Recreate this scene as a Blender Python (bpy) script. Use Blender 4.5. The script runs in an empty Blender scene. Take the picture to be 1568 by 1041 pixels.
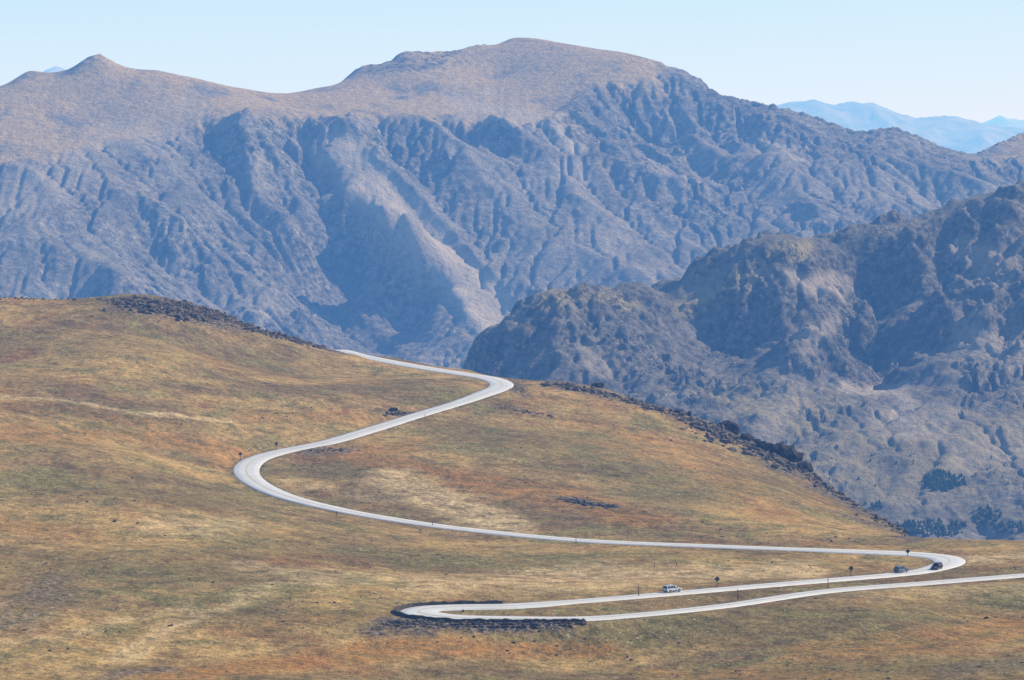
import bpy, bmesh, math, numpy as np
from mathutils import Vector, Matrix
rng=np.random.default_rng(7)
F=4446.0; A0=math.atan((520.5-250)/F); CA,SA=math.cos(A0),math.sin(A0)
def raydir(u,v):
    x=(u-784)/F; yu=-(v-520.5)/F
    d=np.array([x, CA+yu*SA, -SA+yu*CA]); return d/d[1]
def P(u,v,D): return raydir(u,v)*D
def PZ(u,v,z):
    d=raydir(u,v); return d*(z/d[2])
def proj(x,y,z):
    dep=y*CA-z*SA; up=y*SA+z*CA
    return 784+F*x/dep, 520.5-F*up/dep
# ---------- noise
perm=rng.permutation(256); perm=np.concatenate([perm,perm,perm])
ga=rng.random(256)*2*np.pi; GX,GY=np.cos(ga),np.sin(ga)
def perlin(x,y,s=0):
    xi=np.floor(x).astype(int); yi=np.floor(y).astype(int); xf=x-xi; yf=y-yi
    def g(ix,iy,fx,fy):
        h=perm[(perm[(ix+s*17)&255]+iy)&255]; return GX[h]*fx+GY[h]*fy
    u=xf**3*(xf*(xf*6-15)+10); v=yf**3*(yf*(yf*6-15)+10)
    a=g(xi,yi,xf,yf); b=g(xi+1,yi,xf-1,yf); c=g(xi,yi+1,xf,yf-1); d=g(xi+1,yi+1,xf-1,yf-1)
    return (a+(b-a)*u)*(1-v)+(c+(d-c)*u)*v
def fbm(x,y,o=4,s=0,gain=.5):
    r=0;a=1
    for i in range(o): r=r+a*perlin(x*2**i+13.7*i,y*2**i+7.1*i,s+i); a*=gain
    return r
def ridged(x,y,o=4,s=0,gain=.5):
    r=0;a=1
    for i in range(o): r=r+a*(1-2.2*np.abs(perlin(x*2**i+3.3*i,y*2**i+9.1*i,s+i))); a*=gain
    return r
def sstep(a,b,x):
    t=np.clip((x-a)/(b-a),0,1); return t*t*(3-2*t)
class RBF:
    def __init__(s,pts,c=40.,lam=0.):
        p=np.array(pts,float); s.x=p[:,0]; s.y=p[:,1]; n=len(p); s.c=c
        s.w=s._solve(p,lam)
    def _solve(s,p,lam):
        n=len(p); S=1000.
        r=np.sqrt((p[:,0][:,None]-p[:,0])**2+(p[:,1][:,None]-p[:,1])**2+s.c**2)/S
        Q=np.c_[np.ones(n),p[:,0]/S,p[:,1]/S]
        M=np.zeros((n+3,n+3)); M[:n,:n]=-r+lam*np.eye(n); M[:n,n:]=Q; M[n:,:n]=Q.T
        return np.linalg.lstsq(M,np.r_[p[:,2],0,0,0],rcond=None)[0]
    def __call__(s,x,y):
        sh=np.shape(x); x=np.ravel(x); y=np.ravel(y); S=1000.
        n=len(s.x); out=s.w[n]+s.w[n+1]*x/S+s.w[n+2]*y/S
        for i in range(n):
            out=out-s.w[i]*np.sqrt((x-s.x[i])**2+(y-s.y[i])**2+s.c**2)/S
        return out.reshape(sh)
class Grid:
    def __init__(s,xs,ys,Z): s.xs,s.ys,s.Z=xs,ys,Z
    def h(s,x,y):
        x=np.asarray(x,float); y=np.asarray(y,float)
        i=np.clip(np.searchsorted(s.xs,x)-1,0,len(s.xs)-2); j=np.clip(np.searchsorted(s.ys,y)-1,0,len(s.ys)-2)
        fx=np.clip((x-s.xs[i])/(s.xs[i+1]-s.xs[i]),0,1); fy=np.clip((y-s.ys[j])/(s.ys[j+1]-s.ys[j]),0,1)
        Z=s.Z
        return (Z[j,i]*(1-fx)+Z[j,i+1]*fx)*(1-fy)+(Z[j+1,i]*(1-fx)+Z[j+1,i+1]*fx)*fy
    def hit(s,u,v,d0,d1,st=1.0):
        d=raydir(u,v); t=np.arange(d0,d1,st); hh=s.h(d[0]*t,t); k=np.nonzero(hh>=d[2]*t)[0]
        if len(k)==0: return None
        y=t[k[0]]; return np.array([d[0]*y,y,float(s.h(d[0]*y,y))])
def link(ob): bpy.context.scene.collection.objects.link(ob); return ob
def np_mesh(name,V,Fc,mat,smooth=True,cols=None):
    me=bpy.data.meshes.new(name); k=Fc.shape[1]
    me.vertices.add(len(V)); me.vertices.foreach_set('co',np.ascontiguousarray(V,dtype=np.float32).ravel())
    me.loops.add(Fc.size); me.loops.foreach_set('vertex_index',Fc.astype(np.int32).ravel())
    me.polygons.add(len(Fc)); me.polygons.foreach_set('loop_start',np.arange(0,Fc.size,k,dtype=np.int32))
    me.polygons.foreach_set('use_smooth',np.full(len(Fc),smooth))
    me.update(calc_edges=True)
    if cols is not None:
        a=me.color_attributes.new('pat','FLOAT_COLOR','POINT'); a.data.foreach_set('color',np.ascontiguousarray(cols,dtype=np.float32).ravel())
    me.materials.append(mat); return link(bpy.data.objects.new(name,me))
def grid_mesh(name,G,mat,cols=None,smooth=True):
    X,Y=np.meshgrid(G.xs,G.ys); V=np.c_[X.ravel(),Y.ravel(),G.Z.ravel()]
    nx,ny=len(G.xs),len(G.ys); a=(np.arange(ny-1)[:,None]*nx+np.arange(nx-1)).ravel()
    return np_mesh(name,V,np.c_[a,a+1,a+1+nx,a+nx],mat,smooth,cols)
# ---------- node helpers
class NT:
    def __init__(s,name,rough=.9,spec=.2):
        s.m=bpy.data.materials.new(name); s.m.use_nodes=True; s.t=s.m.node_tree; s.n=s.t.nodes; s.l=s.t.links
        s.b=s.n['Principled BSDF']; s.b.inputs['Roughness'].default_value=rough; s.b.inputs['Specular IOR Level'].default_value=spec
        s.tc=s.n.new('ShaderNodeTexCoord').outputs['Object']
    def set(s,i,v):
        if isinstance(v,bpy.types.NodeSocket): s.l.new(v,i)
        else:
            if isinstance(v,tuple) and len(v)==3 and i.type=='RGBA': v=(*v,1)
            i.default_value=v
    def noise(s,size,det=4,rough=.55,dist=0.):
        n=s.n.new('ShaderNodeTexNoise'); n.inputs['Scale'].default_value=1/size; n.inputs['Detail'].default_value=det
        n.inputs['Roughness'].default_value=rough; n.inputs['Distortion'].default_value=dist; s.l.new(s.tc,n.inputs['Vector']); return n.outputs[0]
    def voro(s,size,out='Distance'):
        n=s.n.new('ShaderNodeTexVoronoi'); n.inputs['Scale'].default_value=1/size; s.l.new(s.tc,n.inputs['Vector']); return n.outputs[out]
    def mr(s,v,a,b,c=0.,d=1.):
        n=s.n.new('ShaderNodeMapRange'); s.set(n.inputs[0],v)
        for i,x in enumerate((a,b,c,d)): n.inputs[i+1].default_value=x
        return n.outputs[0]
    def math(s,op,a,b=0.,clamp=False):
        n=s.n.new('ShaderNodeMath'); n.operation=op; n.use_clamp=clamp; s.set(n.inputs[0],a); s.set(n.inputs[1],b); return n.outputs[0]
    def mix(s,f,a,b,mode='MIX'):
        n=s.n.new('ShaderNodeMix'); n.data_type='RGBA'; n.blend_type=mode; s.set(n.inputs[0],f); s.set(n.inputs[6],a); s.set(n.inputs[7],b); return n.outputs[2]
    def attr(s):
        n=s.n.new('ShaderNodeAttribute'); n.attribute_name='pat'; sp=s.n.new('ShaderNodeSeparateColor'); s.l.new(n.outputs['Color'],sp.inputs[0]); return list(sp.outputs)[:3]+[n.outputs['Alpha']]
    def nz(s):
        g=s.n.new('ShaderNodeNewGeometry'); x=s.n.new('ShaderNodeSeparateXYZ'); s.l.new(g.outputs['Normal'],x.inputs[0]); return x.outputs[2]
    def bump(s,h,dist,strength=1.):
        n=s.n.new('ShaderNodeBump'); n.inputs['Distance'].default_value=dist; n.inputs['Strength'].default_value=strength; s.l.new(h,n.inputs['Height']); s.l.new(n.outputs[0],s.b.inputs['Normal'])
    def col(s,c): s.set(s.b.inputs['Base Color'],c); return s.m
def plain(name,c,rough=.6,spec=.3,metal=0.,var=.15):
    t=NT(name,rough,spec); t.b.inputs['Metallic'].default_value=metal
    n=t.noise(.6,3); return t.col(t.mix(t.mr(n,.3,.7),tuple(x*(1-var) for x in c),tuple(min(1,x*(1+var)) for x in c)))

# ---------- materials
def tundra_mat():
    t=NT('tundra_grass',.95,0.); a=t.attr()
    big=t.noise(80,5,.66,.6)
    c=t.mix(t.mr(big,.42,.58),(.205,.148,.075),(.42,.285,.12))
    n2=t.noise(33,5,.7,.8)
    c=t.mix(t.mr(n2,.52,.60,0,.85),c,(.225,.192,.078))
    c=t.mix(t.mr(n2,.44,.36,0,.65),c,(.28,.150,.068))
    fine=t.noise(7,4,.75)
    br=t.mr(fine,.35,.6)
    c=t.mix(t.math('MULTIPLY',a[3],t.math('ADD',t.math('MULTIPLY',br,.5),.4),True),c,(.17,.142,.062))
    c=t.mix(t.math('MULTIPLY',a[0],t.math('ADD',t.math('MULTIPLY',br,.7),.2),True),c,(.35,.17,.055))
    c=t.mix(t.math('MULTIPLY',a[1],t.math('ADD',t.math('MULTIPLY',br,.5),.5),True),c,(.60,.45,.25))
    sp=t.noise(1.7,4,.75)
    rk=t.mix(t.mr(sp,.38,.62),(.05,.043,.035),(.23,.19,.15))
    c=t.mix(1.,c,t.mix(br,(.66,.67,.64),(1.24,1.22,1.18)),'MULTIPLY')
    c=t.mix(t.math('MULTIPLY',a[2],t.mr(fine,.36,.50),True),c,rk)
    c=t.mix(1.,c,t.mix(t.mr(sp,.33,.67),(.60,.61,.6),(1.38,1.36,1.35)),'MULTIPLY')
    st=t.math('MULTIPLY',t.mr(t.voro(1.9),.2,.1),t.mr(n2,.5,.58))
    c=t.mix(st,c,(.5,.44,.36))
    t.bump(fine,1.5)
    return t.col(c)
def rock_mat(name,green=0.,bs=1.,sz=1.):
    t=NT(name,.95,0.); a=t.attr(); nz=t.nz()
    big=t.noise(80*sz,5,.62); fine=t.noise(11*sz,5,.75)
    base=t.mix(t.mr(big,.38,.62),(.26*bs,.237*bs,.205*bs),(.37*bs,.335*bs,.29*bs))
    f=t.mr(fine,.34,.66)
    base=t.mix(1.,base,t.mix(f,(.68,.68,.69),(1.28,1.27,1.25)),'MULTIPLY')
    grass=t.mix(f,(.36-.19*green,.27-.09*green,.13),(.64-.3*green,.46-.14*green,.23-.08*green))
    gm=t.math('ADD',a[1],t.mr(nz,.9,.98,0,.3)); gm=t.math('MULTIPLY',gm,t.mr(big,.30,.48),True)
    c=t.mix(gm,base,grass)
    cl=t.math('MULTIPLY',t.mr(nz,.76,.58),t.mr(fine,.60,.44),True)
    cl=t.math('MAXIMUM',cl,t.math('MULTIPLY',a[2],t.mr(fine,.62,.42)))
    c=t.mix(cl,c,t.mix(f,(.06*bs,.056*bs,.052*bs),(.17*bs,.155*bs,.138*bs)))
    c=t.mix(t.math('MULTIPLY',a[0],t.mr(fine,.28,.45),True),c,(.57,.48,.375))
    st=t.math('MULTIPLY',t.mr(t.voro(10.*sz),.3,.16),t.mr(big,.49,.56)); c=t.mix(st,c,(.50*bs,.46*bs,.40*bs))
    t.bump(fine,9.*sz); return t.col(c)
M_T=tundra_mat(); M_R=rock_mat('mountain_rock',0.,.86); M_R2=rock_mat('ridge_rock',.5,.68,.62)
M_BOUL=NT('boulder_stone',.95,.1)
M_BOUL=M_BOUL.col(M_BOUL.mix(M_BOUL.mr(M_BOUL.noise(2.5,5,.7),.35,.65),(.05,.042,.033),(.22,.18,.138)))

# ---------- ROAD centre line (surveyed control points)
rp=[(1800,862,-113),(1680,871,-112),(1568,880,-111),(1420,892,-110.5),(1270,904,-110),(1100,928,-109),(950,943,-108.3),(880,947,-108),(780,947,-107.8),(700,945.5,-107.8),(655,941,-107.9),(640,936.5,-108),(655,931.5,-108.1),(700,929,-108.2),(780,927.5,-108.4),(880,920.5,-108.8),(1035,907.5,-109.5),(1240,890,-111.5),(1350,881,-113),(1405,875,-113.6),(1440,867,-114.1),(1454,860,-114.5),(1443,853,-114.9),(1400,848,-115),(1300,843.5,-115),(1100,836,-115),(900,827.5,-115),(750,814,-114.5),(630,799,-113),(520,780,-111),(440,760,-109),(393,739,-107.5),(377,720,-106.2),(392,703,-105),(435,690,-104),(500,677,-102.5),(560,660,-101),(640,635,-98.5),(700,617,-96.5),(743,602,-95),(765,593,-94.2),(767,586,-93.6),(750,579,-93),(715,573,-92.5),(660,564.5,-92),(600,554,-91.5),(550,544,-91),(512,535.5,-91.2)]
RC=[PZ(*p) for p in rp]
e=RC[-1]; RC+= [e+np.array([-15,45,-6]),e+np.array([-35,100,-22]),e+np.array([-60,170,-50])]
RC=np.array(RC)
def catmull(Pn,step=1.5):
    out=[]
    Q=np.vstack([2*Pn[0]-Pn[1],Pn,2*Pn[-1]-Pn[-2]])
    for i in range(1,len(Q)-2):
        p0,p1,p2,p3=Q[i-1:i+3]
        d=lambda a,b:max(np.linalg.norm(b-a),1e-6)**.5
        t0=0;t1=t0+d(p0,p1);t2=t1+d(p1,p2);t3=t2+d(p2,p3)
        for t in np.linspace(t1,t2,max(2,int(np.linalg.norm(p2-p1)/step)),endpoint=False):
            a1=(t1-t)/(t1-t0)*p0+(t-t0)/(t1-t0)*p1; a2=(t2-t)/(t2-t1)*p1+(t-t1)/(t2-t1)*p2; a3=(t3-t)/(t3-t2)*p2+(t-t2)/(t3-t2)*p3
            b1=(t2-t)/(t2-t0)*a1+(t-t0)/(t2-t0)*a2; b2=(t3-t)/(t3-t1)*a2+(t-t1)/(t3-t1)*a3
            out.append((t2-t)/(t2-t1)*b1+(t-t1)/(t2-t1)*b2)
    out.append(Pn[-1]); return np.array(out)
RL=catmull(RC)
k=np.ones(9)/9; zz=np.convolve(np.pad(RL[:,2],4,'edge'),k,'valid'); RL[:,2]=zz
tang=np.gradient(RL[:,:2],axis=0); tang/=np.linalg.norm(tang,axis=1)[:,None]; nor=np.c_[-tang[:,1],tang[:,0]]
def ridx(u,v,z): 
    p=PZ(u,v,z); return int(np.argmin(np.hypot(RL[:,0]-p[0],RL[:,1]-p[1])))
iA=ridx(950,943,-108.3); iB=ridx(655,941,-107.9); iC=ridx(880,920.5,-108.8); iD=ridx(1405,875,-113.6); iE=ridx(1400,848,-115); iF=ridx(520,780,-111); iG=ridx(435,690,-104); iH=ridx(700,617,-96.5); iI=ridx(715,573,-92.5)
wid=np.interp(np.arange(len(RL)),[0,iA,iB-25,iB,iB+25,iC,iD,iD+25,iE-8,iE+25,iF,iF+60,iG,iH,iH+30,iI,len(RL)],[.6,.6,.75,1.1,.85,.64,.72,1.15,1.15,.78,.78,1.05,1.02,.92,1.2,1.1,1.1])

# ---------- FOREGROUND HILL
cr=[(-300,452,1290),(-150,453,1290),(0,456,1300),(120,458,1300),(230,455,1300),(300,467,1320),(340,482,1340),(400,506,1370),(460,519,1400),(515,532,1430),(600,549,1372),(700,565.5,1305),(780,580,1262),(850,584,1250),(900,589,1240),(960,608,1230),(1030,628,1215),(1100,652,1200),(1150,674,1188),(1200,700,1172),(1250,732,1150),(1300,763,1120),(1350,792,1080),(1420,829,1000),(1470,828,925),(1568,826,905),(1700,822,900),(1900,815,900)]
CP=[P(*p) for p in cr]
fg=list(CP)+[p for p in RC[:-3:1]]
for p in [(0,1041,600),(250,1041,610),(500,1041,620),(800,1041,628),(1100,1041,625),(1350,1041,610),(1568,1041,600),(-200,1041,590),(1750,1041,590),
 (0,880,735),(200,900,715),(400,900,722),(550,980,665),(0,780,840),(200,780,850),(350,800,850),(500,850,800),(0,700,935),(200,700,960),(0,620,1050),(180,610,1080),(350,620,1110),(500,620,1130),(0,530,1190),(200,530,1190),(380,560,1230),(480,570,1260),(600,590,1210),(560,740,975),(650,740,985),(780,760,965),(620,690,1045),(800,680,1075),(900,740,1010),(1000,700,1090),(1050,780,965),(1200,800,950),(1150,740,1060),(860,640,1150),(1300,820,920),(700,860,810),(900,880,790),(1150,870,805),(1568,960,690),(1350,950,690),(1100,980,672),(850,990,668),(-250,700,930),(-250,900,700),(1750,950,690),(1568,850,845)]:
    fg.append(P(*p))
fg+= [np.array(q,float) for q in [(-250,300,-84),(0,300,-88),(250,300,-84),(-250,120,-50),(0,120,-50),(250,120,-50),(0,0,-4),(-300,0,-12),(300,0,-12),(-900,1000,-80),(-900,500,-90),(900,1000,-170),(900,500,-120)]]
for p in CP[::3]: fg.append(p+np.array([p[0]/p[1]*250,250,-22]))
R=RBF(fg,25.,1e-5)
xs=np.r_[np.linspace(-1300,-360,60,endpoint=False),np.arange(-360,360,1.5),np.linspace(360,1300,60)]
ys=np.r_[np.linspace(-120,560,70,endpoint=False),np.arange(560,1480,1.5),np.linspace(1480,2300,60)]
X,Y=np.meshgrid(xs,ys)
cxs=np.arange(-1320,1321,6.); cys=np.arange(-126,2310,6.); CX,CY=np.meshgrid(cxs,cys)
Zc=R(CX,CY); Z=Grid(cxs,cys,Zc).h(X,Y)
Z=np.where(Y<560,np.minimum(Z,-0.2*np.maximum(Y,0)-1.7),Z)
cpx=np.array(CP); o=np.argsort(cpx[:,0]); yc=np.interp(X,cpx[o,0],cpx[o,1])
Z=Z+1.3*fbm(X/70,Y/70,3,1)+.42*fbm(X/12,Y/12,4,5,.6)
s=Y-yc-4+6*fbm(X/40,Y/40,3,9); Z=Z-0.62*(np.sqrt(np.maximum(s,0)**2+20**2)-20)
Z=np.maximum(Z,-560)
best=np.full(Z.shape,1e9); rz=np.zeros(Z.shape); rw=np.ones(Z.shape)
for i in range(0,len(RL)):
    x0,y0,z0=RL[i]; i0,i1=np.searchsorted(xs,[x0-16,x0+16]); j0,j1=np.searchsorted(ys,[y0-16,y0+16])
    if i1<=i0 or j1<=j0: continue
    d=np.hypot(X[j0:j1,i0:i1]-x0,Y[j0:j1,i0:i1]-y0); b=best[j0:j1,i0:i1]; m=d<b
    b[m]=d[m]; rz[j0:j1,i0:i1][m]=z0; rw[j0:j1,i0:i1][m]=wid[i]
w=1-sstep(4.2*1.15,12.5,best); Z=Z*(1-w)+(rz-.22)*w
FG=Grid(xs,ys,Z)
U,V=proj(X,Y,Z)
def stroke(U,V,pts,w,asp=3.):
    m=np.full(U.shape,1e9); pts=np.array(pts,float)
    for a,b in zip(pts[:-1],pts[1:]):
        ax,ay,bx,by=a[0],a[1]*asp,b[0],b[1]*asp; dx,dy=bx-ax,by-ay; L=dx*dx+dy*dy+1e-9
        t=np.clip(((U-ax)*dx+(V*asp-ay)*dy)/L,0,1); m=np.minimum(m,np.hypot(U-ax-t*dx,V*asp-ay-t*dy))
    return 1-sstep(w*.2,w,m)
wu=U+34*fbm(X/30,Y/30,4,21); wv=V+12*fbm(X/30,Y/30,4,25)
rust=np.zeros(Z.shape); straw=rust.copy(); rock=rust.copy(); oliv=rust.copy()
for pts,wd,st in [([(0,660),(200,668),(360,690),(350,710)],60,.65),([(540,690),(620,715),(720,740),(900,770),(1000,800)],60,.75),([(250,1035),(500,1010),(640,985),(900,1000)],75,.95),([(560,690),(640,680)],40,.6),([(900,650),(1050,700),(1200,790)],60,.45),([(1250,1000),(1568,960)],80,.65),([(0,800),(120,820)],60,.5),([(0,620),(250,650)],50,.35),([(400,640),(560,640)],50,.4),([(950,620),(820,610)],40,.4),([(1000,1030),(1300,1035)],50,.5),([(1150,680),(1300,790)],40,.4),([(350,970),(560,940)],40,.35)]:
    rust=np.maximum(rust,st*stroke(wu,wv,pts,wd))
for pts,wd,st in [([(0,605),(130,618),(350,647)],14,.7),([(600,735),(700,770),(770,803)],75,.8),([(640,900),(850,880),(1230,875)],60,.65),([(180,1010),(420,890),(560,880)],34,.5),([(800,895),(1000,890)],50,.5),([(250,800),(330,810)],70,.5),([(1300,910),(1568,900)],50,.3),([(380,870),(640,890)],40,.4),([(1480,858),(1568,850)],35,.7),([(450,735),(600,770)],30,.4),([(0,990),(300,930)],24,.4)]:
    straw=np.maximum(straw,st*stroke(wu,wv,pts,wd))
for pts,wd,st in [([(190,460),(300,478),(380,503),(510,533)],30,1.),([(200,464),(330,490)],66,1.),([(860,588),(1000,622),(1100,660),(1200,708),(1330,785),(1400,822)],38,1.),([(600,950),(700,958),(860,955)],44,1.),([(590,965),(640,962)],50,.9),([(470,690),(530,688)],24,.8),([(590,634),(625,630)],22,.9),([(850,765),(935,776)],16,1.),([(770,622),(830,634)],14,.8),([(780,583),(800,600)],25,.7),([(0,960),(80,900)],90,.6),([(180,1035),(250,1025)],40,.7),([(1450,1030),(1568,1020)],50,.5)]:
    rock=np.maximum(rock,st*stroke(wu,wv,pts,wd))
for pts,wd,st in [([(720,660),(900,690),(1050,760)],110,.8),([(430,720),(560,720)],50,.5),([(0,520),(200,530),(450,560)],90,.4),([(350,830),(700,860),(1000,860)],70,.5),([(0,880),(250,860)],120,.6),([(900,980),(1250,960)],110,.7),([(1300,940),(1568,920)],70,.6),([(1200,1030),(1568,1020)],80,.8),([(100,740),(330,760)],90,.5),([(350,940),(560,950)],60,.5),([(1000,640),(1250,780)],40,.4),([(600,590),(700,600)],50,.5)]:
    oliv=np.maximum(oliv,st*stroke(wu,wv,pts,wd))
rock=np.maximum(rock,.7*(1-sstep(0,2.6,best-4*rw)))
rust*=1-sstep(0,1,rock)*.8
grid_mesh('tundra_hill',FG,M_T,np.c_[rust.ravel(),straw.ravel(),rock.ravel(),oliv.ravel()])

# ---------- road ribbon
t=NT('road_chipseal',.5,.5); cN=t.noise(5,4,.6)
M_ROAD=t.col(t.mix(t.mr(cN,.3,.7),(.68,.66,.63),(.78,.76,.72)))
def ribbon(name,offs,zs,mat,par=None,scale=True):
    Q=RL; N=nor; n=len(Q); m=len(offs)
    V=np.zeros((n,m,3)); wsc=wid
    for j,(o_,z_) in enumerate(zip(offs,zs)):
        oo=(o_ if abs(o_)<.5 else np.sign(o_)*(abs(o_)*wsc))
        V[:,j,:2]=Q[:,:2]+N*(oo[:,None] if np.ndim(oo) else oo); V[:,j,2]=Q[:,2]+z_
    i=(np.arange(n-1)[:,None]*m+np.arange(m-1)).ravel()
    ob=np_mesh(name,V.reshape(-1,3),np.c_[i,i+1,i+1+m,i+m],mat)
    if par: ob.parent=par
    return ob
road=ribbon('road',[-4.6,-4.1,-2,0,2,4.1,4.6],[-.45,0,.03,.06,.03,0,-.45],M_ROAD)
M_W=plain('white_paint',(.78,.78,.76)); M_Y=plain('yellow_paint',(.6,.42,.08))
ribbon('edge_line_a',[-3.75,-3.6],[.025,.025],M_W,road); ribbon('edge_line_b',[3.6,3.75],[.025,.025],M_W,road)
ribbon('centre_line_a',[-.22,-.1],[.075,.075],M_Y,road); ribbon('centre_line_b',[.1,.22],[.075,.075],M_Y,road)

# ---------- erosion
def erode(Z,dx,iters,K,acc=120,cap=400.,th=1.1):
    H,W=Z.shape; N=H*W; idx=np.arange(N).reshape(H,W)
    offs=[(0,1),(1,0),(0,-1),(-1,0),(1,1),(1,-1),(-1,1),(-1,-1)]
    for it in range(iters):
        Zp=np.pad(Z,1,'edge'); bs=np.full(Z.shape,1e-9); rec=idx.copy()
        for dj,di in offs:
            nb=Zp[1+dj:1+dj+H,1+di:1+di+W]; sl=(Z-nb)/(dx*math.hypot(dj,di)); m=sl>bs
            jj,ii=np.nonzero(m); bs[m]=sl[m]; rec[m]=np.clip(jj+dj,0,H-1)*W+np.clip(ii+di,0,W-1)
        r=rec.ravel(); live=(r!=idx.ravel()); A=np.ones(N)
        for q in range(acc): A=1+np.bincount(r[live],A[live],N)
        A=np.minimum(A,cap).reshape(H,W)
        dz=K*np.sqrt(A)*np.minimum(bs,1.5)
        dz=np.minimum(dz,.8*bs*dx)
        Z=Z-dz
        Zp=np.pad(Z,1,'edge'); lap=(Zp[:-2,1:-1]+Zp[2:,1:-1]+Zp[1:-1,:-2]+Zp[1:-1,2:])/4-Z
        Z=Z+.05*lap+.3*np.where(np.abs(lap)>th*dx*.5,lap,0)
    return Z
def up2(Z):
    def f(A):
        p=np.pad(A,((1,2),(0,0)),'edge'); mid=(-p[:-3]+9*p[1:-2]+9*p[2:-1]-p[3:])/16
        o=np.empty((A.shape[0]*2-1,A.shape[1])); o[::2]=A; o[1::2]=mid[:A.shape[0]-1]; return o
    return f(f(Z).T).T
def inpoly(U,V,poly,soft=0):
    poly=np.array(poly,float); ins=np.zeros(U.shape,bool); n=len(poly)
    for i in range(n):
        (x1,y1),(x2,y2)=poly[i],poly[(i+1)%n]
        if y1==y2: continue
        ins^=((V<y1)!=(V<y2))&(U<(x2-x1)*(V-y1)/(y2-y1)+x1)
    r=ins.astype(float)
    for q in range(soft):
        p=np.pad(r,1,'edge'); r=(p[:-2,1:-1]+p[2:,1:-1]+p[1:-1,:-2]+p[1:-1,2:]+r)/5
    return r

# ---------- MAIN MOUNTAIN
crm=[(-500,170,4700),(-250,150,4700),(-100,150,4700),(0,135,4700),(45,109,4700),(70,112,4700),(100,112,4700),(120,101,4700),(150,87,4720),(175,98,4720),(200,107,4720),(240,108,4740),(300,120,4760),(380,137,4800),(440,143,4850),(480,136,4900),(528,124,4950),(545,110,4970),(575,103,4980),(598,99,5000),(612,86,5000),(650,84,5020),(700,81,5050),(730,74,5080),(760,72,5120),(785,59,5150),(830,62,5150),(900,75,5100),(970,89,5050),(1012,98,5000),(1035,115,4950),(1060,134,4900),(1085,148,4880),(1100,155,4860),(1160,168,4830),(1200,175,4800),(1250,190,4780),(1310,212,4750),(1370,207,4750),(1400,217,4750),(1430,232,4760),(1490,247,4800),(1530,231,4850),(1568,216,4900),(1650,200,4950),(1900,210,4950),(2200,240,4950)]
mp=[P(*p) for p in crm]+[P(u,v,D)+np.array([0,260,-110]) for u,v,D in crm[::2]]+[P(u,v,D)+np.array([0,800,-420]) for u,v,D in crm[::4]]
for p in [(150,180,4560),(50,250,4330),(0,350,4130),(0,460,3920),(-200,300,4200),(-200,500,3900),(250,195,4520),(100,330,4150),(150,440,3960),(230,400,4080),
 (330,183,4530),(440,183,4580),(560,178,4640),(680,178,4680),(820,188,4680),(880,150,4800),(440,160,4730),(600,138,4860),(760,118,4960),(690,150,4820),
 (300,330,4260),(350,260,4400),(380,480,4050),(430,250,4450),(450,350,4290),(450,480,4120),(520,240,4490),(540,290,4400),(572,332,4325),(603,370,4260),(642,405,4200),(682,442,4140),(712,480,4070),(742,517,4010),(790,600,3900),
 (500,420,4300),(520,490,4215),(600,540,4085),(640,490,4180),(560,400,4325),(600,440,4265),(480,300,4430),(600,290,4430),(635,330,4385),(670,372,4315),(730,440,4190),(700,400,4255),(770,480,4130),(810,510,4080),(700,260,4500),(800,300,4440),(820,400,4240),(900,240,4600),(900,350,4340),(950,420,4170),
 (1000,200,4720),(1050,300,4480),(1050,400,4230),(1100,450,4120),(1150,300,4480),(1200,350,4330),(1250,260,4560),(1350,300,4430),(1450,310,4450),(1568,320,4400),(1700,330,4400),(1900,380,4350),(1000,480,4060),(1300,420,4150),(1568,450,4100)]:
    mp.append(P(*p))
for x in range(-1300,1400,260): mp+= [np.array([x,3550,-470.]),np.array([x,3300,-560.])]
RM=RBF(mp,10.,1e-7)
dx=6.; mx=np.arange(-1250,1400,dx); my=np.arange(3350,5650,dx); MX,MY=np.meshgrid(mx,my); Zm=RM(MX,MY)
Z0=Zm.copy()
gy,gx=np.gradient(Zm,dx); sl=np.hypot(gx,gy); msk=sstep(.22,.5,sl)
um,vm=proj(MX,MY,Zm)
plpoly=[(-600,60),(-600,230),(0,250),(90,240),(180,215),(250,200),(330,188),(440,182),(560,182),(690,186),(830,194),(870,165),(930,135),(1010,118),(1020,40),(780,20),(400,60)]
plat=inpoly(um+25*fbm(MX/90,MY/90,3,55),vm+14*fbm(MX/90,MY/90,3,57),plpoly,5)
smo=inpoly(um,vm,[(-600,230),(0,240),(300,190),(330,260),(230,330),(200,380),(120,470),(-600,520)],12)
wob=18*fbm(MX/60,MY/60,3,56)
spr=inpoly(um+wob,vm+.6*wob,[(500,205),(560,225),(610,290),(665,345),(720,395),(800,470),(830,530),(742,524),(683,448),(642,411),(603,378),(572,344),(535,306),(500,250)],3)
hol=inpoly(um,vm,[(540,306),(572,344),(603,378),(642,411),(683,448),(742,524),(600,560),(480,520),(440,400),(470,320)],5)
rsl=inpoly(um+wob,vm,[(650,290),(850,210),(960,300),(1120,400),(1150,480),(800,540),(720,395)],10)
calm=np.maximum(np.maximum(.85*spr,.55*rsl),.5*hol)
msk=msk*(1-plat)*(1-.6*smo)*(1-calm)
ac=MX*.86+MY*.5; al=-MX*.5+MY*.86
wx=ac+45*fbm(MX/220,MY/220,3,31); wy=al
Zm=Zm+msk*(38*ridged(wx/190,wy/520,3,33,.45)-28)+ (1.2+5*msk+2.5*spr)*fbm(MX/40,MY/40,4,41,.6)
Zm=erode(Zm,dx,24,.20*(1-.93*plat)*(1-.55*smo)*(1-calm),90)
yk=np.interp(MX,[p[0] for p in mp[:len(crm)]],[p[1] for p in mp[:len(crm)]])
kk=np.exp(-((MY-yk)/40.)**2); Zm=Zm*(1-kk)+Z0*kk
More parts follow.
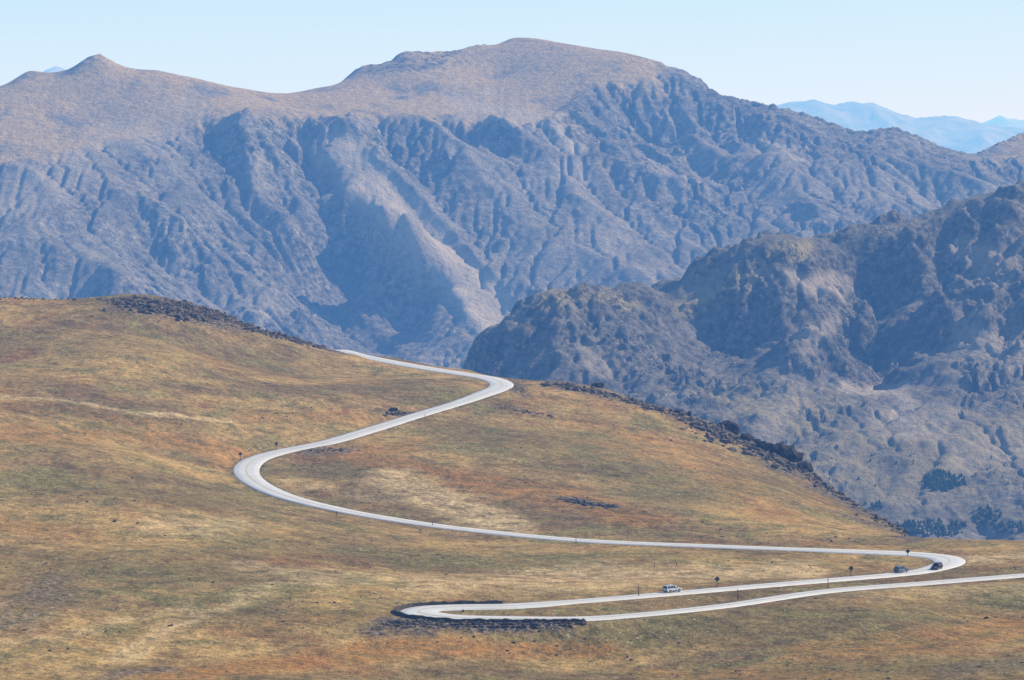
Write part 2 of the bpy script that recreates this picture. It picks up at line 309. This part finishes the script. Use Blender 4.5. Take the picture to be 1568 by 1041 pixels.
Zm=up2(Zm); mx2=np.linspace(mx[0],mx[-1],Zm.shape[1]); my2=np.linspace(my[0],my[-1],Zm.shape[0]); MX,MY=np.meshgrid(mx2,my2)
plat=up2(plat); smo=up2(smo); calm=up2(calm); spr=np.clip(up2(spr),0,1); hol=up2(hol)
gy,gx=np.gradient(Zm,3.); sl=np.hypot(gx,gy)
yk=np.interp(MX,[p[0] for p in mp[:len(crm)]],[p[1] for p in mp[:len(crm)]])
edge=np.exp(-((MY-yk)/30.)**2); Um,Vm=proj(MX,MY,Zm)
rough_sky=edge*(sstep(500,560,Um)*(1-sstep(740,790,Um))*.8+1.7*sstep(1020,1060,Um)+.7*np.exp(-((Um-150)/30)**2))
cm=sstep(-.12,.22,fbm(MX/170,MY/170,3,88)+.25*(sl-.6))*(1-calm)
q=sstep(.35,.8,sl)*(1-plat)*(1-.5*smo)*(1-.7*edge)*(.15+.85*cm)
xa=(MX*.86+MY*.5)+8*fbm(MX/50,MY/50,3,59); ya=-MX*.5+MY*.86
Zm=Zm+q*(6.*ridged(xa/46,ya/130,4,53,.6)-3)+(.3+(.3+1.1*cm)*(1-plat)*(1-.5*smo)*(1-.6*spr))*ridged(MX/14,MY/14,3,51,.6)+4.2*rough_sky*ridged(MX/24,MY/24,4,58,.6)
MM=Grid(mx2,my2,Zm)
wu=Um+26*fbm(MX/60,MY/60,4,61); wv=Vm+26*fbm(MX/60,MY/60,4,65)
scree=spr*(.72+.5*fbm(xa/30,ya/160,3,44)); dark=.45*cm*(1-plat)*sstep(.4,.7,sl)+.5*np.clip(hol,0,1); tun=plat*(.85+.5*fbm(MX/120,MY/120,3,67))  # dark: steep crag rock, plus the hollow's shade put into the colour
for pts,wd,st in [([(500,240),(560,290)],30,.5),([(840,190),(880,235)],22,.7),([(700,155),(800,180)],34,.5),([(420,490),(400,460)],14,.6),([(1190,230),(1230,250)],22,.5),([(0,330),(200,210),(300,180)],50,.35),([(380,250),(420,300)],18,.4),([(870,260),(960,400)],26,.3),([(1000,250),(1060,330)],16,.4),([(560,300),(520,260),(450,230)],14,.5)]:
    scree=np.maximum(scree,st*stroke(wu,wv,pts,wd,1.))
for pts,wd,st in [([(600,130),(800,100),(980,110)],60,1.),([(470,160),(650,170),(820,175)],28,.9),([(80,150),(200,120),(300,140),(420,160)],40,.8),([(0,190),(150,190)],30,.5),([(650,110),(700,150),(850,150)],55,1.),([(1540,240),(1568,225)],25,.7),([(870,180),(920,260)],20,.5)]:
    tun=np.maximum(tun,st*stroke(wu,wv,pts,wd,1.))
for pts,wd,st in [([(310,190),(320,260)],45,.8),([(400,300),(480,480),(560,500)],80,.6),([(620,230),(700,300)],50,.9),([(900,180),(1000,290),(1080,330)],70,.7),([(1060,150),(1180,200),(1450,250)],45,.6),([(560,105),(700,85)],12,.9),([(100,330),(180,360)],40,.4),([(300,330),(340,420)],40,.5)]:  # dark cliff bands; shade left of the spur is coloured in too
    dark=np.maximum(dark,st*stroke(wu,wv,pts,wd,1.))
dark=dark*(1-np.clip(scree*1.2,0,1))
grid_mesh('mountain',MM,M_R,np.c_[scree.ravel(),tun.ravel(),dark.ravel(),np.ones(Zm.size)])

# ---------- MID RIDGE
crr=[(560,860,2640),(640,770,2660),(695,650,2680),(718,570,2690),(735,517,2700),(760,500,2700),(790,488,2710),(815,470,2720),(850,448,2740),(900,447,2760),(940,445,2780),(985,437,2790),(1000,452,2790),(1040,460,2790),(1080,435,2800),(1120,408,2810),(1160,378,2820),(1200,368,2830),(1250,373,2840),(1290,394,2850),(1325,368,2870),(1345,352,2880),(1370,358,2880),(1400,345,2900),(1450,330,2920),(1480,310,2940),(1510,300,2950),(1540,290,2960),(1568,287,2970),(1650,280,3000),(1800,270,3050),(2100,260,3050)]
rp2=[P(*p) for p in crr]+[P(u,v,D)+np.array([0,150,-80]) for u,v,D in crr[::2]]+[P(u,v,D)+np.array([0,500,-330]) for u,v,D in crr[::4]]
for p in [(760,620,2600),(830,540,2640),(850,620,2530),(940,520,2690),(950,600,2570),(1040,560,2660),(1080,480,2760),(1050,660,2500),(1110,545,2715),(1170,480,2740),(1170,570,2610),(1150,640,2500),
 (1200,440,2760),(1230,520,2660),(1260,590,2590),(1270,460,2790),(1330,480,2830),(1340,580,2725),(1340,602,2640),(1400,420,2840),(1440,480,2730),(1425,560,2640),(1400,600,2580),(1500,400,2840),(1568,420,2800),(1520,500,2700),(1568,560,2620),(1480,620,2540),
 (1200,680,2450),(1300,700,2430),(1400,740,2380),(1500,740,2380),(1568,700,2430),(1200,760,2350),(1400,850,2250),(1568,850,2250),(1750,500,2700),(1750,850,2250),(900,750,2300),(1050,760,2330),(2000,600,2600)]:
    rp2.append(P(*p))
for x in range(-400,1100,200): rp2+= [np.array([x,1950,-480.]),np.array([x,1700,-560.])]
RR=RBF(rp2,8.,1e-7)
dx=4.; mx=np.arange(-420,1000,dx); my=np.arange(1800,3500,dx); MX,MY=np.meshgrid(mx,my); Zr=RR(MX,MY); Z0=Zr.copy()
gy,gx=np.gradient(Zr,dx); sl=np.hypot(gx,gy); msk=sstep(.2,.5,sl)
ac=MX*.9-MY*.43; al=MX*.43+MY*.9
Zr=Zr+msk*(19*ridged((ac+20*fbm(MX/90,MY/90,3,71))/100,al/220,3,73)-14)+(2+5*msk)*fbm(MX/28,MY/28,4,81,.6)
um,vm=proj(MX,MY,Z0); low=sstep(590,680,vm)
Zr=erode(Zr,dx,16,.13*(1-.6*low),80)
cx_=[p[0] for p in rp2[:len(crr)]]; cy_=[p[1] for p in rp2[:len(crr)]]
yk=np.interp(MX,cx_,cy_); kk=np.exp(-((MY-yk)/20.)**2); Zr=Zr*(1-kk)+Z0*kk
Zr=up2(Zr); mx2=np.linspace(mx[0],mx[-1],Zr.shape[1]); my2=np.linspace(my[0],my[-1],Zr.shape[0]); MX,MY=np.meshgrid(mx2,my2)
low=up2(low); yk=np.interp(MX,cx_,cy_); edge=np.exp(-((MY-yk)/15.)**2)
gy,gx=np.gradient(Zr,2.); sl=np.hypot(gx,gy)
cm=sstep(-.15,.2,fbm(MX/100,MY/100,3,98)+.2*(sl-.5))
xa=(MX*.9-MY*.43)+8*fbm(MX/30,MY/30,3,59); ya=MX*.43+MY*.9
Zr=Zr+(1.2+7.*sstep(.3,.7,sl)*(.2+.8*cm)*(1-.65*low)*(1-.6*edge))*(ridged(xa/34,ya/55,5,91,.6)*.9-.5)+(.3+.8*cm)*ridged(MX/9,MY/9,2,97)
RG=Grid(mx2,my2,Zr); Um,Vm=proj(MX,MY,Zr)
wu=Um+22*fbm(MX/40,MY/40,4,61); wv=Vm+22*fbm(MX/40,MY/40,4,65)
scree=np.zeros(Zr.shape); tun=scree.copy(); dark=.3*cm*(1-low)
for pts,wd,st in [([(1230,430),(1290,440)],26,.7),([(1270,490),(1240,520)],26,.6),([(1290,600),(1380,598)],16,.8),([(1385,600),(1380,650)],22,.9),([(1480,520),(1568,540)],50,.5),([(1340,640),(1450,650)],40,.4),([(1480,380),(1530,420)],40,.5),([(1210,600),(1180,660)],40,.3),([(1480,690),(1568,680)],50,.35),([(900,540),(930,570)],20,.4)]:
    scree=np.maximum(scree,st*stroke(wu,wv,pts,wd,1.))
for pts,wd,st in [([(840,455),(960,460)],25,.8),([(1050,470),(1130,430),(1230,380)],28,.9),([(1100,620),(1250,640)],60,.6),([(1250,720),(1500,700)],90,.6),([(1350,700),(1568,650)],50,.5)]:
    tun=np.maximum(tun,st*stroke(wu,wv,pts,wd,1.))
for pts,wd,st in [([(1110,490),(1120,550)],50,.7),([(1320,410),(1350,560)],65,.9),([(760,520),(850,560),(1000,600)],70,.5),([(960,445),(990,450)],20,.7),([(1345,360),(1340,380)],30,.8),([(1260,520),(1290,570)],25,.6)]:  # dark rock, plus shade of the gully and bowl painted into it
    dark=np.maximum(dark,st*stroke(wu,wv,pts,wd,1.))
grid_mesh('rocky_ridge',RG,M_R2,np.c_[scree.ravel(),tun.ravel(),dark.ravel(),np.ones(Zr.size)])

# ---------- distant ranges
t=NT('far_range_rock',.95,.05); M_FR=t.col(t.mix(t.mr(t.noise(260,5,.7),.38,.62),(.13,.13,.11),(.30,.28,.24)))
def far_range(name,prof,D,wid,s,amp):
    us=[p[0] for p in prof]; vs=[p[1] for p in prof]
    x=np.linspace((us[0]-784)/F*D,(us[-1]-784)/F*D,900); y=np.linspace(D-wid*1.3,D+wid*1.3,110); X_,Y_=np.meshgrid(x,y)
    top=(250-np.interp(X_/D*F+784,us,vs))/F*D
    q=np.clip(1-np.abs(Y_-D)/wid,0,1)
    Zf=-560+(top+560)*q**.8+amp*ridged(X_/(wid*.3),Y_/(wid*.7),6,s,.6)*q*(1.-.75*q**3)-amp*.6*q*(1-q)
    Zf=np.where(q<=0,-562,Zf)
    return grid_mesh(name,Grid(x,y,Zf),M_FR)
far_range('distant_mountain_range',[(-1500,230),(-300,200),(40,160),(72,121),(88,112),(105,118),(160,170),(700,190),(1100,200),(1180,180),(1210,171),(1245,163),(1275,170),(1300,166),(1335,171),(1370,182),(1400,188),(1470,191),(1510,203),(1568,212),(1700,215),(2400,220),(3200,235)],22000,3600,3,180)
far_range('distant_mountain_range',[(-1500,235),(800,225),(1300,215),(1440,200),(1470,195),(1486,187),(1500,194),(1530,184),(1568,193),(1620,188),(1900,205),(3200,230)],33000,4000,8,200)
def ground():
    n=60; g=np.linspace(-70000,70000,n); X_,Y_=np.meshgrid(g,g); Zg=-545+0*X_
    t=NT('valley_ground',.95,.05); m=t.col(t.mix(t.mr(t.noise(400,6,.65),.4,.6),(.05,.07,.03),(.2,.17,.09)))
    return grid_mesh('ground',Grid(g,g,Zg),m)
ground()

# ---------- rocks
def ico(sub):
    bm=bmesh.new(); bmesh.ops.create_icosphere(bm,subdivisions=sub,radius=1); bm.verts.ensure_lookup_table()
    V=np.array([v.co[:] for v in bm.verts]); Fc=np.array([[v.index for v in f.verts] for f in bm.faces]); bm.free(); return V,Fc
I1,I2=ico(1),ico(2)
def rocks(name,items,mat,hi=False):
    V0,F0=(I2 if hi else I1); VV=[];FF=[];n=0
    for (p,sz) in items:
        Vj=V0*(1+.28*rng.standard_normal((len(V0),1))*(.6 if hi else 1))
        sc=sz*np.array([rng.uniform(.7,1.3),rng.uniform(.7,1.3),rng.uniform(.45,.9)]); an=rng.uniform(0,6.28)
        Vj=Vj*sc; c,s_=math.cos(an),math.sin(an); Vj=np.c_[Vj[:,0]*c-Vj[:,1]*s_,Vj[:,0]*s_+Vj[:,1]*c,Vj[:,2]]+p+np.array([0,0,sz*.15])
        VV.append(Vj); FF.append(F0+n); n+=len(V0)
    return np_mesh(name,np.vstack(VV),np.vstack(FF),mat,False)
items=[]
def scatter(pts,w,n,smin,smax,d0=560,d1=1470):
    pts=np.array(pts,float); L=np.r_[0,np.cumsum(np.hypot(*np.diff(pts,axis=0).T))]
    for i in range(n):
        q=rng.random()*L[-1]; u=np.interp(q,L,pts[:,0])+rng.normal()*w; v=np.interp(q,L,pts[:,1])+abs(rng.normal())*w*.35
        p=FG.hit(u,v,d0,d1,1.5)
        if p is None: continue
        items.append((p,smin*(smax/smin)**(rng.random()**2.2)))
scatter([(200,456),(290,465),(340,482),(400,505),(510,532)],9,900,.3,1.6)
scatter([(-20,456),(200,458)],6,150,.25,.9)
scatter([(205,457),(260,463),(330,481)],24,1000,.35,1.8)
scatter([(850,586),(960,610),(1100,655),(1200,702),(1330,782),(1400,820)],8,850,.3,1.7)
scatter([(1060,645),(1220,715)],14,260,.5,2.2)
scatter([(590,955),(640,950),(760,955),(880,952)],13,600,.2,.75)
scatter([(855,764),(940,776)],5,150,.4,1.3)
scatter([(595,634),(622,632)],6,60,.3,1.1); scatter([(480,690),(530,687)],7,70,.2,.7)
scatter([(760,622),(850,638)],5,50,.25,.8); scatter([(770,588),(800,600)],8,60,.2,.6)
for i in range(900):
    u=rng.uniform(-20,1590); v=rng.uniform(600,1045)
    p=FG.hit(u,v,560,1470,2.)
    if p is None or fbm(np.array(p[0]/60),np.array(p[1]/60),2,3)<.05: continue
    i_=np.searchsorted(xs,p[0]); j_=np.searchsorted(ys,p[1])
    if best[min(j_,len(ys)-1),min(i_,len(xs)-1)]<6: continue
    items.append((p,rng.uniform(.15,.5)))
rocks('scattered_rocks',items,M_BOUL)
big=[]
for u,v,n,sp,sz in [(1116,655,9,9,3.2),(1197,697,16,12,4.),(1176,690,5,8,2.6),(1150,678,6,12,2.2),(915,593,6,8,2.2),(602,633,4,6,1.5),(1050,636,5,12,1.8),(1230,722,5,8,2.2)]:
    for i in range(n):
        p=None; uu=u+rng.normal()*sp*.6; vv=v-4
        while p is None and vv<v+40: p=FG.hit(uu,vv,560,1450,1.); vv+=1.5
        if p is not None: big.append((p+np.array([0,0,.2*sz]),sz*rng.uniform(.5,1.1)))
t=NT('dark_outcrop_stone',.95,.1); rocks('rock_outcrop',big,t.col(t.mix(t.mr(t.noise(2,5,.7),.35,.65),(.018,.016,.014),(.075,.062,.05))),True)

# ---------- conifers (low wind-shaped)
def grove(name,blobs):
    VV=[];FF=[];n=0
    for (u,v,du,dv,N,hh) in blobs:
        for i in range(N):
            uu=u+rng.uniform(-1,1)*du; vv=v+rng.uniform(-1,1)*dv
            if ((uu-u)/du)**2+((vv-v)/dv)**2>.6+.6*fbm(np.array(uu/14.),np.array(vv/9.),2,4)+.2: continue
            p=RG.hit(uu,vv,1850,2900,4.)
            if p is None: continue
            h=hh*rng.uniform(.5,1.2); r=h*rng.uniform(.32,.5)
            ring=[(math.cos(a),math.sin(a)) for a in np.linspace(0,2*math.pi,5)[:4]]
            v0=[(p[0]+c*.2,p[1]+s_*.2,p[2]-.5) for c,s_ in ring]+[(p[0],p[1],p[2]+h*.6)]
            VV+=v0; FF+=[(n+k_,n+(k_+1)%4,n+4) for k_ in range(4)]; n+=5
            for tier in range(5):
                f=tier/5; zb=p[2]+h*(.05+.75*f); zt=zb+h*(.34-.1*f); rr=r*(1-f*.82); m=9
                off=rng.random()*6
                VV+= [(p[0]+rr*math.cos(off+6.283*k_/m)*rng.uniform(.6,1.2),p[1]+rr*math.sin(off+6.283*k_/m)*rng.uniform(.6,1.2),zb-h*.05*rng.random()) for k_ in range(m)]+[(p[0],p[1],min(zt,p[2]+h))]
                FF+=[(n+k_,n+(k_+1)%m,n+m) for k_ in range(m)]; n+=m+1
    t=NT('conifer_needles',.9,.1); m=t.col(t.mix(t.mr(t.noise(3,3),.35,.65),(.035,.05,.022),(.085,.115,.05)))
    return np_mesh(name,np.array(VV),np.array(FF),m,False)
grove('conifer_grove',[(1442,740,38,15,300,4),(1425,812,62,14,300,4),(1512,795,26,18,90,4),(1342,778,10,5,16,4),(1300,755,60,24,22,3),(1540,720,40,24,18,3),(1545,812,30,10,60,4),(1380,700,60,30,20,3),(1250,690,60,30,16,3)])

# ---------- guard wall at hairpin
ia=ridx(880,947,-108); ib=ridx(783,927.5,-108.4)
t=NT('guard_wall_stone',.95,.1); M_WALL=t.col(t.mix(t.mr(t.noise(.9,4,.7),.35,.65),(.04,.036,.028),(.14,.12,.09)))
def wall(name,ia,ib,off):
    V=[]; Q=RL[ia:ib+1]; N=nor[ia:ib+1]; m=5
    S=catmull(np.c_[Q[:,:2]+N*(off*wid[ia:ib+1,None]+np.sign(off)*.6),Q[:,2]],.8)
    tg=np.gradient(S[:,:2],axis=0); tg/=np.linalg.norm(tg,axis=1)[:,None]+1e-9; nn=np.c_[-tg[:,1],tg[:,0]]
    for i in range(len(S)):
        h=.5+.24*rng.random()+(.12 if (i//4)%2 else 0); th=.28+.09*rng.random()
        for o_,z_ in [(-th-.06,-1.2),(-th,h-.06),(0,h),(th,h-.06),(th+.06,-1.2)]:
            V.append((S[i,0]+nn[i,0]*o_,S[i,1]+nn[i,1]*o_,S[i,2]+z_))
    a=(np.arange(len(S)-1)[:,None]*m+np.arange(m-1)).ravel()
    return np_mesh(name,np.array(V),np.c_[a,a+1,a+1+m,a+m],M_WALL,False)
wall('stone_guard_wall',ia,ib,4.6 if np.dot(nor[ia],[0,-1])>0 else -4.6)

# ---------- posts & signs
M_WOOD=plain('weathered_wood',(.08,.055,.035),.9); M_SIGNB=plain('sign_back_metal',(.05,.045,.04),.6); M_SY=plain('sign_yellow',(.6,.36,.03),.5)
def bm_obj(name,mat,build,parent=None):
    bm=bmesh.new(); build(bm); me=bpy.data.meshes.new(name); bm.to_mesh(me); bm.free(); me.materials.append(mat); ob=link(bpy.data.objects.new(name,me))
    if parent: ob.parent=parent
    return ob
def cone(bm,r1,r2,h,loc=(0,0,0),seg=8,rot=None):
    mt=Matrix.Translation(loc)@(rot or Matrix())
    bmesh.ops.create_cone(bm,cap_ends=True,segments=seg,radius1=r1,radius2=r2,depth=h,matrix=mt)
def box(bm,sx,sy,sz,loc,rot=None,bev=0):
    g=bmesh.ops.create_cube(bm,size=1,matrix=Matrix.Translation(loc)@(rot or Matrix())@Matrix.Diagonal((sx,sy,sz,1)))
    if bev: bmesh.ops.bevel(bm,geom=list({e for v in g['verts'] for e in v.link_edges}),offset=bev,segments=2,affect='EDGES')
def ghit(u,v):
    p=None
    while p is None: p=FG.hit(u,v,560,1450,.5); v+=1.
    return p
def pole(u,v,h):
    p=ghit(u,v)
    ob=bm_obj('snow_pole',M_WOOD,lambda bm:(cone(bm,.13,.08,h+.6,(0,0,h/2-.3)),cone(bm,.08,.02,.12,(0,0,h+.06))))
    ob.location=p; ob.rotation_euler=(0,math.radians(rng.uniform(-2,2)),0)
for u,v,h in [(978,914,2.8),(1130,919,2.8),(1268,901,2.8),(882,832,1.6),(662,806,1.7),(1083,862,1.2),(651,640,1.6),(515,790,1.4),(1002,868,1.),(1036,866,1.1),(800,586,1.8),(585,568,1.6)]: pole(u,v,h)
def sign(u,v,h,s_):
    p=ghit(u,v); e=bpy.data.objects.new('road_sign',None); link(e); e.location=p
    bm_obj('post',M_WOOD,lambda bm:box(bm,.18,.12,h+.5,(0,0,h/2-.25)),e)
    R45=Matrix.Rotation(math.radians(45),4,'Y')
    bm_obj('panel',M_SIGNB,lambda bm:box(bm,s_,.05,s_,(0,-.09,h-s_*.3),R45,.01),e)
    bm_obj('panel_face',M_SY,lambda bm:box(bm,s_*.94,.01,s_*.94,(0,.075,h-s_*.3),R45),e)
    bm_obj('panel_backing',M_SIGNB,lambda bm:box(bm,s_*.7,.03,.08,(0,.0,h-s_*.3)),e)
for a_ in [(1098,901,2.8,1.05),(1303,884,2.8,1.05),(1390,853,2.,1.),(368,705,2.6,1.05),(423,688,2.4,.95)]: sign(*a_)

# ---------- vehicles
M_TIRE=plain('tire_rubber',(.02,.02,.02),.8); M_RIM=plain('wheel_rim',(.35,.35,.36),.35,.5,.8)
M_GLS=plain('window_glass',(.02,.025,.03),.12,.5); M_LT=plain('headlamp',(.7,.7,.68),.2,.5); M_RED=plain('tail_lamp',(.4,.02,.02),.3); M_TRIM=plain('black_trim',(.03,.03,.03),.6)
def vehicle(name,paint,u,v,z,side,flip,L=4.8,Wd=1.9,H=1.78,lower=None):
    k_=ridx(u,v,z); pos=RL[k_].copy(); pos[:2]+=nor[k_]*side; tg=tang[k_]*(-1 if flip else 1)
    e=bpy.data.objects.new(name,None); link(e); e.location=(pos[0],pos[1],pos[2]+.05); e.rotation_euler=(0,0,math.atan2(tg[1],tg[0]))
    h=Wd/2
    def loft(bm,prof,w0,w1,zsplit):
        rows=[]
        for (x,z_) in prof:
            w_=w0 if z_<zsplit else w1
            rows.append([bm.verts.new((x*L,-w_,z_)),bm.verts.new((x*L,w_,z_))])
        n=len(rows)
        for i in range(n):
            a,b=rows[i],rows[(i+1)%n]; bm.faces.new((a[0],b[0],b[1],a[1]))
        bm.faces.new([r[0] for r in rows][::-1]); bm.faces.new([r[1] for r in rows])
        bmesh.ops.recalc_face_normals(bm,faces=bm.faces)
    def arch(cx,r=.43,n=7,zc=.36):
        return [(cx/L+r/L*math.cos(t_),max(.3,zc+r*math.sin(t_))) for t_ in np.linspace(math.pi,0,n)]
    body=[(-.5,.35)]+arch(-.29*L)+arch(.31*L)+[(.5,.35),(.5,.72),(.485,.92),(.23,1.05),(-.49,1.08),(-.5,.9)]
    ob=bm_obj('body',paint,lambda bm:(loft(bm,body,h,h-.04,.95)),e)
    bv=ob.modifiers.new('b','BEVEL'); bv.width=.05; bv.segments=2
    cab=[(-.485,1.06),(.22,1.06),(.10,H-.06),(.05,H),(-.42,H),(-.465,H-.08)]
    def cabin(bm):
        loft(bm,cab,h-.06,h-.2,1.3)
    bm_obj('cabin',paint,cabin,e)
    def glass(bm):
        for s_ in (-1,1):
            for x0,x1 in ((-.44,-.27),(-.255,-.09),(-.075,.11)):
                y0=(h-.055)*s_; y1=(h-.17)*s_
                xt=min(x1,.10 if x1>.1 else x1)-(.065 if x1>.1 else 0)
                vs=[bm.verts.new(q) for q in ((x0*L,y0,1.12),(x1*L,y0,1.12),(xt*L,y1,H-.16),(x0*L+.04,y1,H-.16))]; bm.faces.new(vs)
        for xa,xb,za,zb in ((.212,.112,1.1,H-.1),(-.491,-.47,1.12,H-.14)):
            dx_=.02 if xa>0 else -.02
            vs=[bm.verts.new(q) for q in ((xa*L+dx_,-h+.13,za),(xa*L+dx_,h-.13,za),(xb*L+dx_,h-.24,zb),(xb*L+dx_,-h+.24,zb))]; bm.faces.new(vs)
    bm_obj('windows',M_GLS,glass,e)
    rx=Matrix.Rotation(math.pi/2,4,'X')
    bm_obj('wheels',M_TIRE,lambda bm:[cone(bm,.36,.36,.24,(cx*L,s_*(h-.12),.36),20,rx) for cx in (-.29,.31) for s_ in (-1,1)],e)
    bm_obj('rims',M_RIM,lambda bm:[cone(bm,.22,.22,.26,(cx*L,s_*(h-.12),.36),14,rx) for cx in (-.29,.31) for s_ in (-1,1)],e)
    bm_obj('headlamps',M_LT,lambda bm:[box(bm,.08,.34,.17,(.495*L,s_*(h-.25),.8)) for s_ in (-1,1)],e)
    bm_obj('tail_lamps',M_RED,lambda bm:[box(bm,.06,.16,.4,(-.497*L,s_*(h-.13),.95)) for s_ in (-1,1)],e)
    bm_obj('grille_and_bumpers',M_TRIM,lambda bm:(box(bm,.08,Wd*.5,.24,(.495*L,0,.78)),box(bm,.14,Wd*.96,.2,(.5*L,0,.46)),box(bm,.14,Wd*.96,.2,(-.5*L,0,.46)),box(bm,L*.36,Wd+.03,.16,(.01*L,0,.45)),box(bm,2.0,.05,.05,(-.2*L,-h+.3,H+.06)),box(bm,2.0,.05,.05,(-.2*L,h-.3,H+.06))),e)
    bm_obj('mirrors',M_TRIM,lambda bm:[box(bm,.14,.22,.16,(.17*L,s_*(h+.08),1.14)) for s_ in (-1,1)],e)
    return e
Pw=plain('white_car_paint',(.62,.63,.64),.3,.5,0,.02); Pb=plain('blue_grey_car_paint',(.10,.15,.2),.3,.5,0,.05); Pk=plain('dark_red_car_paint',(.05,.015,.015),.3,.5,0,.05)
vehicle('white_suv',Pw,1035,907.5,-109.5,1.4,False,5.1,1.95,1.85)
vehicle('blue_suv',Pb,1388,877,-113.4,1.6,False,4.7)
vehicle('dark_suv',Pk,1424,871,-113.9,-1.8,True,4.6)

# ---------- haze (air volume; scattered light put in as emission)
hz=bpy.data.materials.new('haze_airlight'); hz.use_nodes=True; nt=hz.node_tree; nt.nodes.clear()
out=nt.nodes.new('ShaderNodeOutputMaterial'); ab=nt.nodes.new('ShaderNodeVolumeAbsorption'); em=nt.nodes.new('ShaderNodeEmission'); ad=nt.nodes.new('ShaderNodeAddShader')
sig=np.array([1.9e-5,4.7e-5,1.05e-4]); Air=np.array([.74,.86,.99]); dn=1.3e-4
ab.inputs['Density'].default_value=dn; ab.inputs['Color'].default_value=(*[1-x/dn for x in sig],1)
ec=sig*Air; em.inputs['Color'].default_value=(*(ec/ec.max()),1); em.inputs['Strength'].default_value=float(ec.max())
nt.links.new(ab.outputs[0],ad.inputs[0]); nt.links.new(em.outputs[0],ad.inputs[1]); nt.links.new(ad.outputs[0],out.inputs['Volume'])
ob=bm_obj('haze',hz,lambda bm:box(bm,80000,80000,2200,(0,0,500)))

# ---------- light, world, camera
AZ=68; EL=36
az=math.radians(AZ); el=math.radians(EL)
sd=Vector((math.sin(az)*math.cos(el),math.cos(az)*math.cos(el),math.sin(el)))
L=bpy.data.lights.new('sun','SUN'); L.energy=5.0; L.angle=math.radians(.5); L.color=(1,.95,.87)
lo=link(bpy.data.objects.new('sun',L)); lo.rotation_euler=sd.to_track_quat('Z','Y').to_euler()
w=bpy.data.worlds.new('World'); bpy.context.scene.world=w; w.use_nodes=True; nt=w.node_tree
sk=nt.nodes.new('ShaderNodeTexSky'); sk.sky_type='NISHITA'; sk.sun_disc=False; sk.sun_elevation=el; sk.sun_rotation=az; sk.altitude=3500; sk.air_density=1.; sk.dust_density=.25
bg=nt.nodes['Background']; bg.inputs[1].default_value=.12; nt.links.new(sk.outputs[0],bg.inputs[0])
cam=bpy.data.cameras.new('camera'); cam.sensor_width=36; cam.lens=36*F/1568; cam.clip_end=150000; cam.clip_start=1
co=link(bpy.data.objects.new('camera',cam)); co.rotation_euler=(math.pi/2-A0,0,0); bpy.context.scene.camera=co
sc=bpy.context.scene; sc.view_settings.view_transform='Standard'; sc.view_settings.look='None'; sc.view_settings.exposure=0
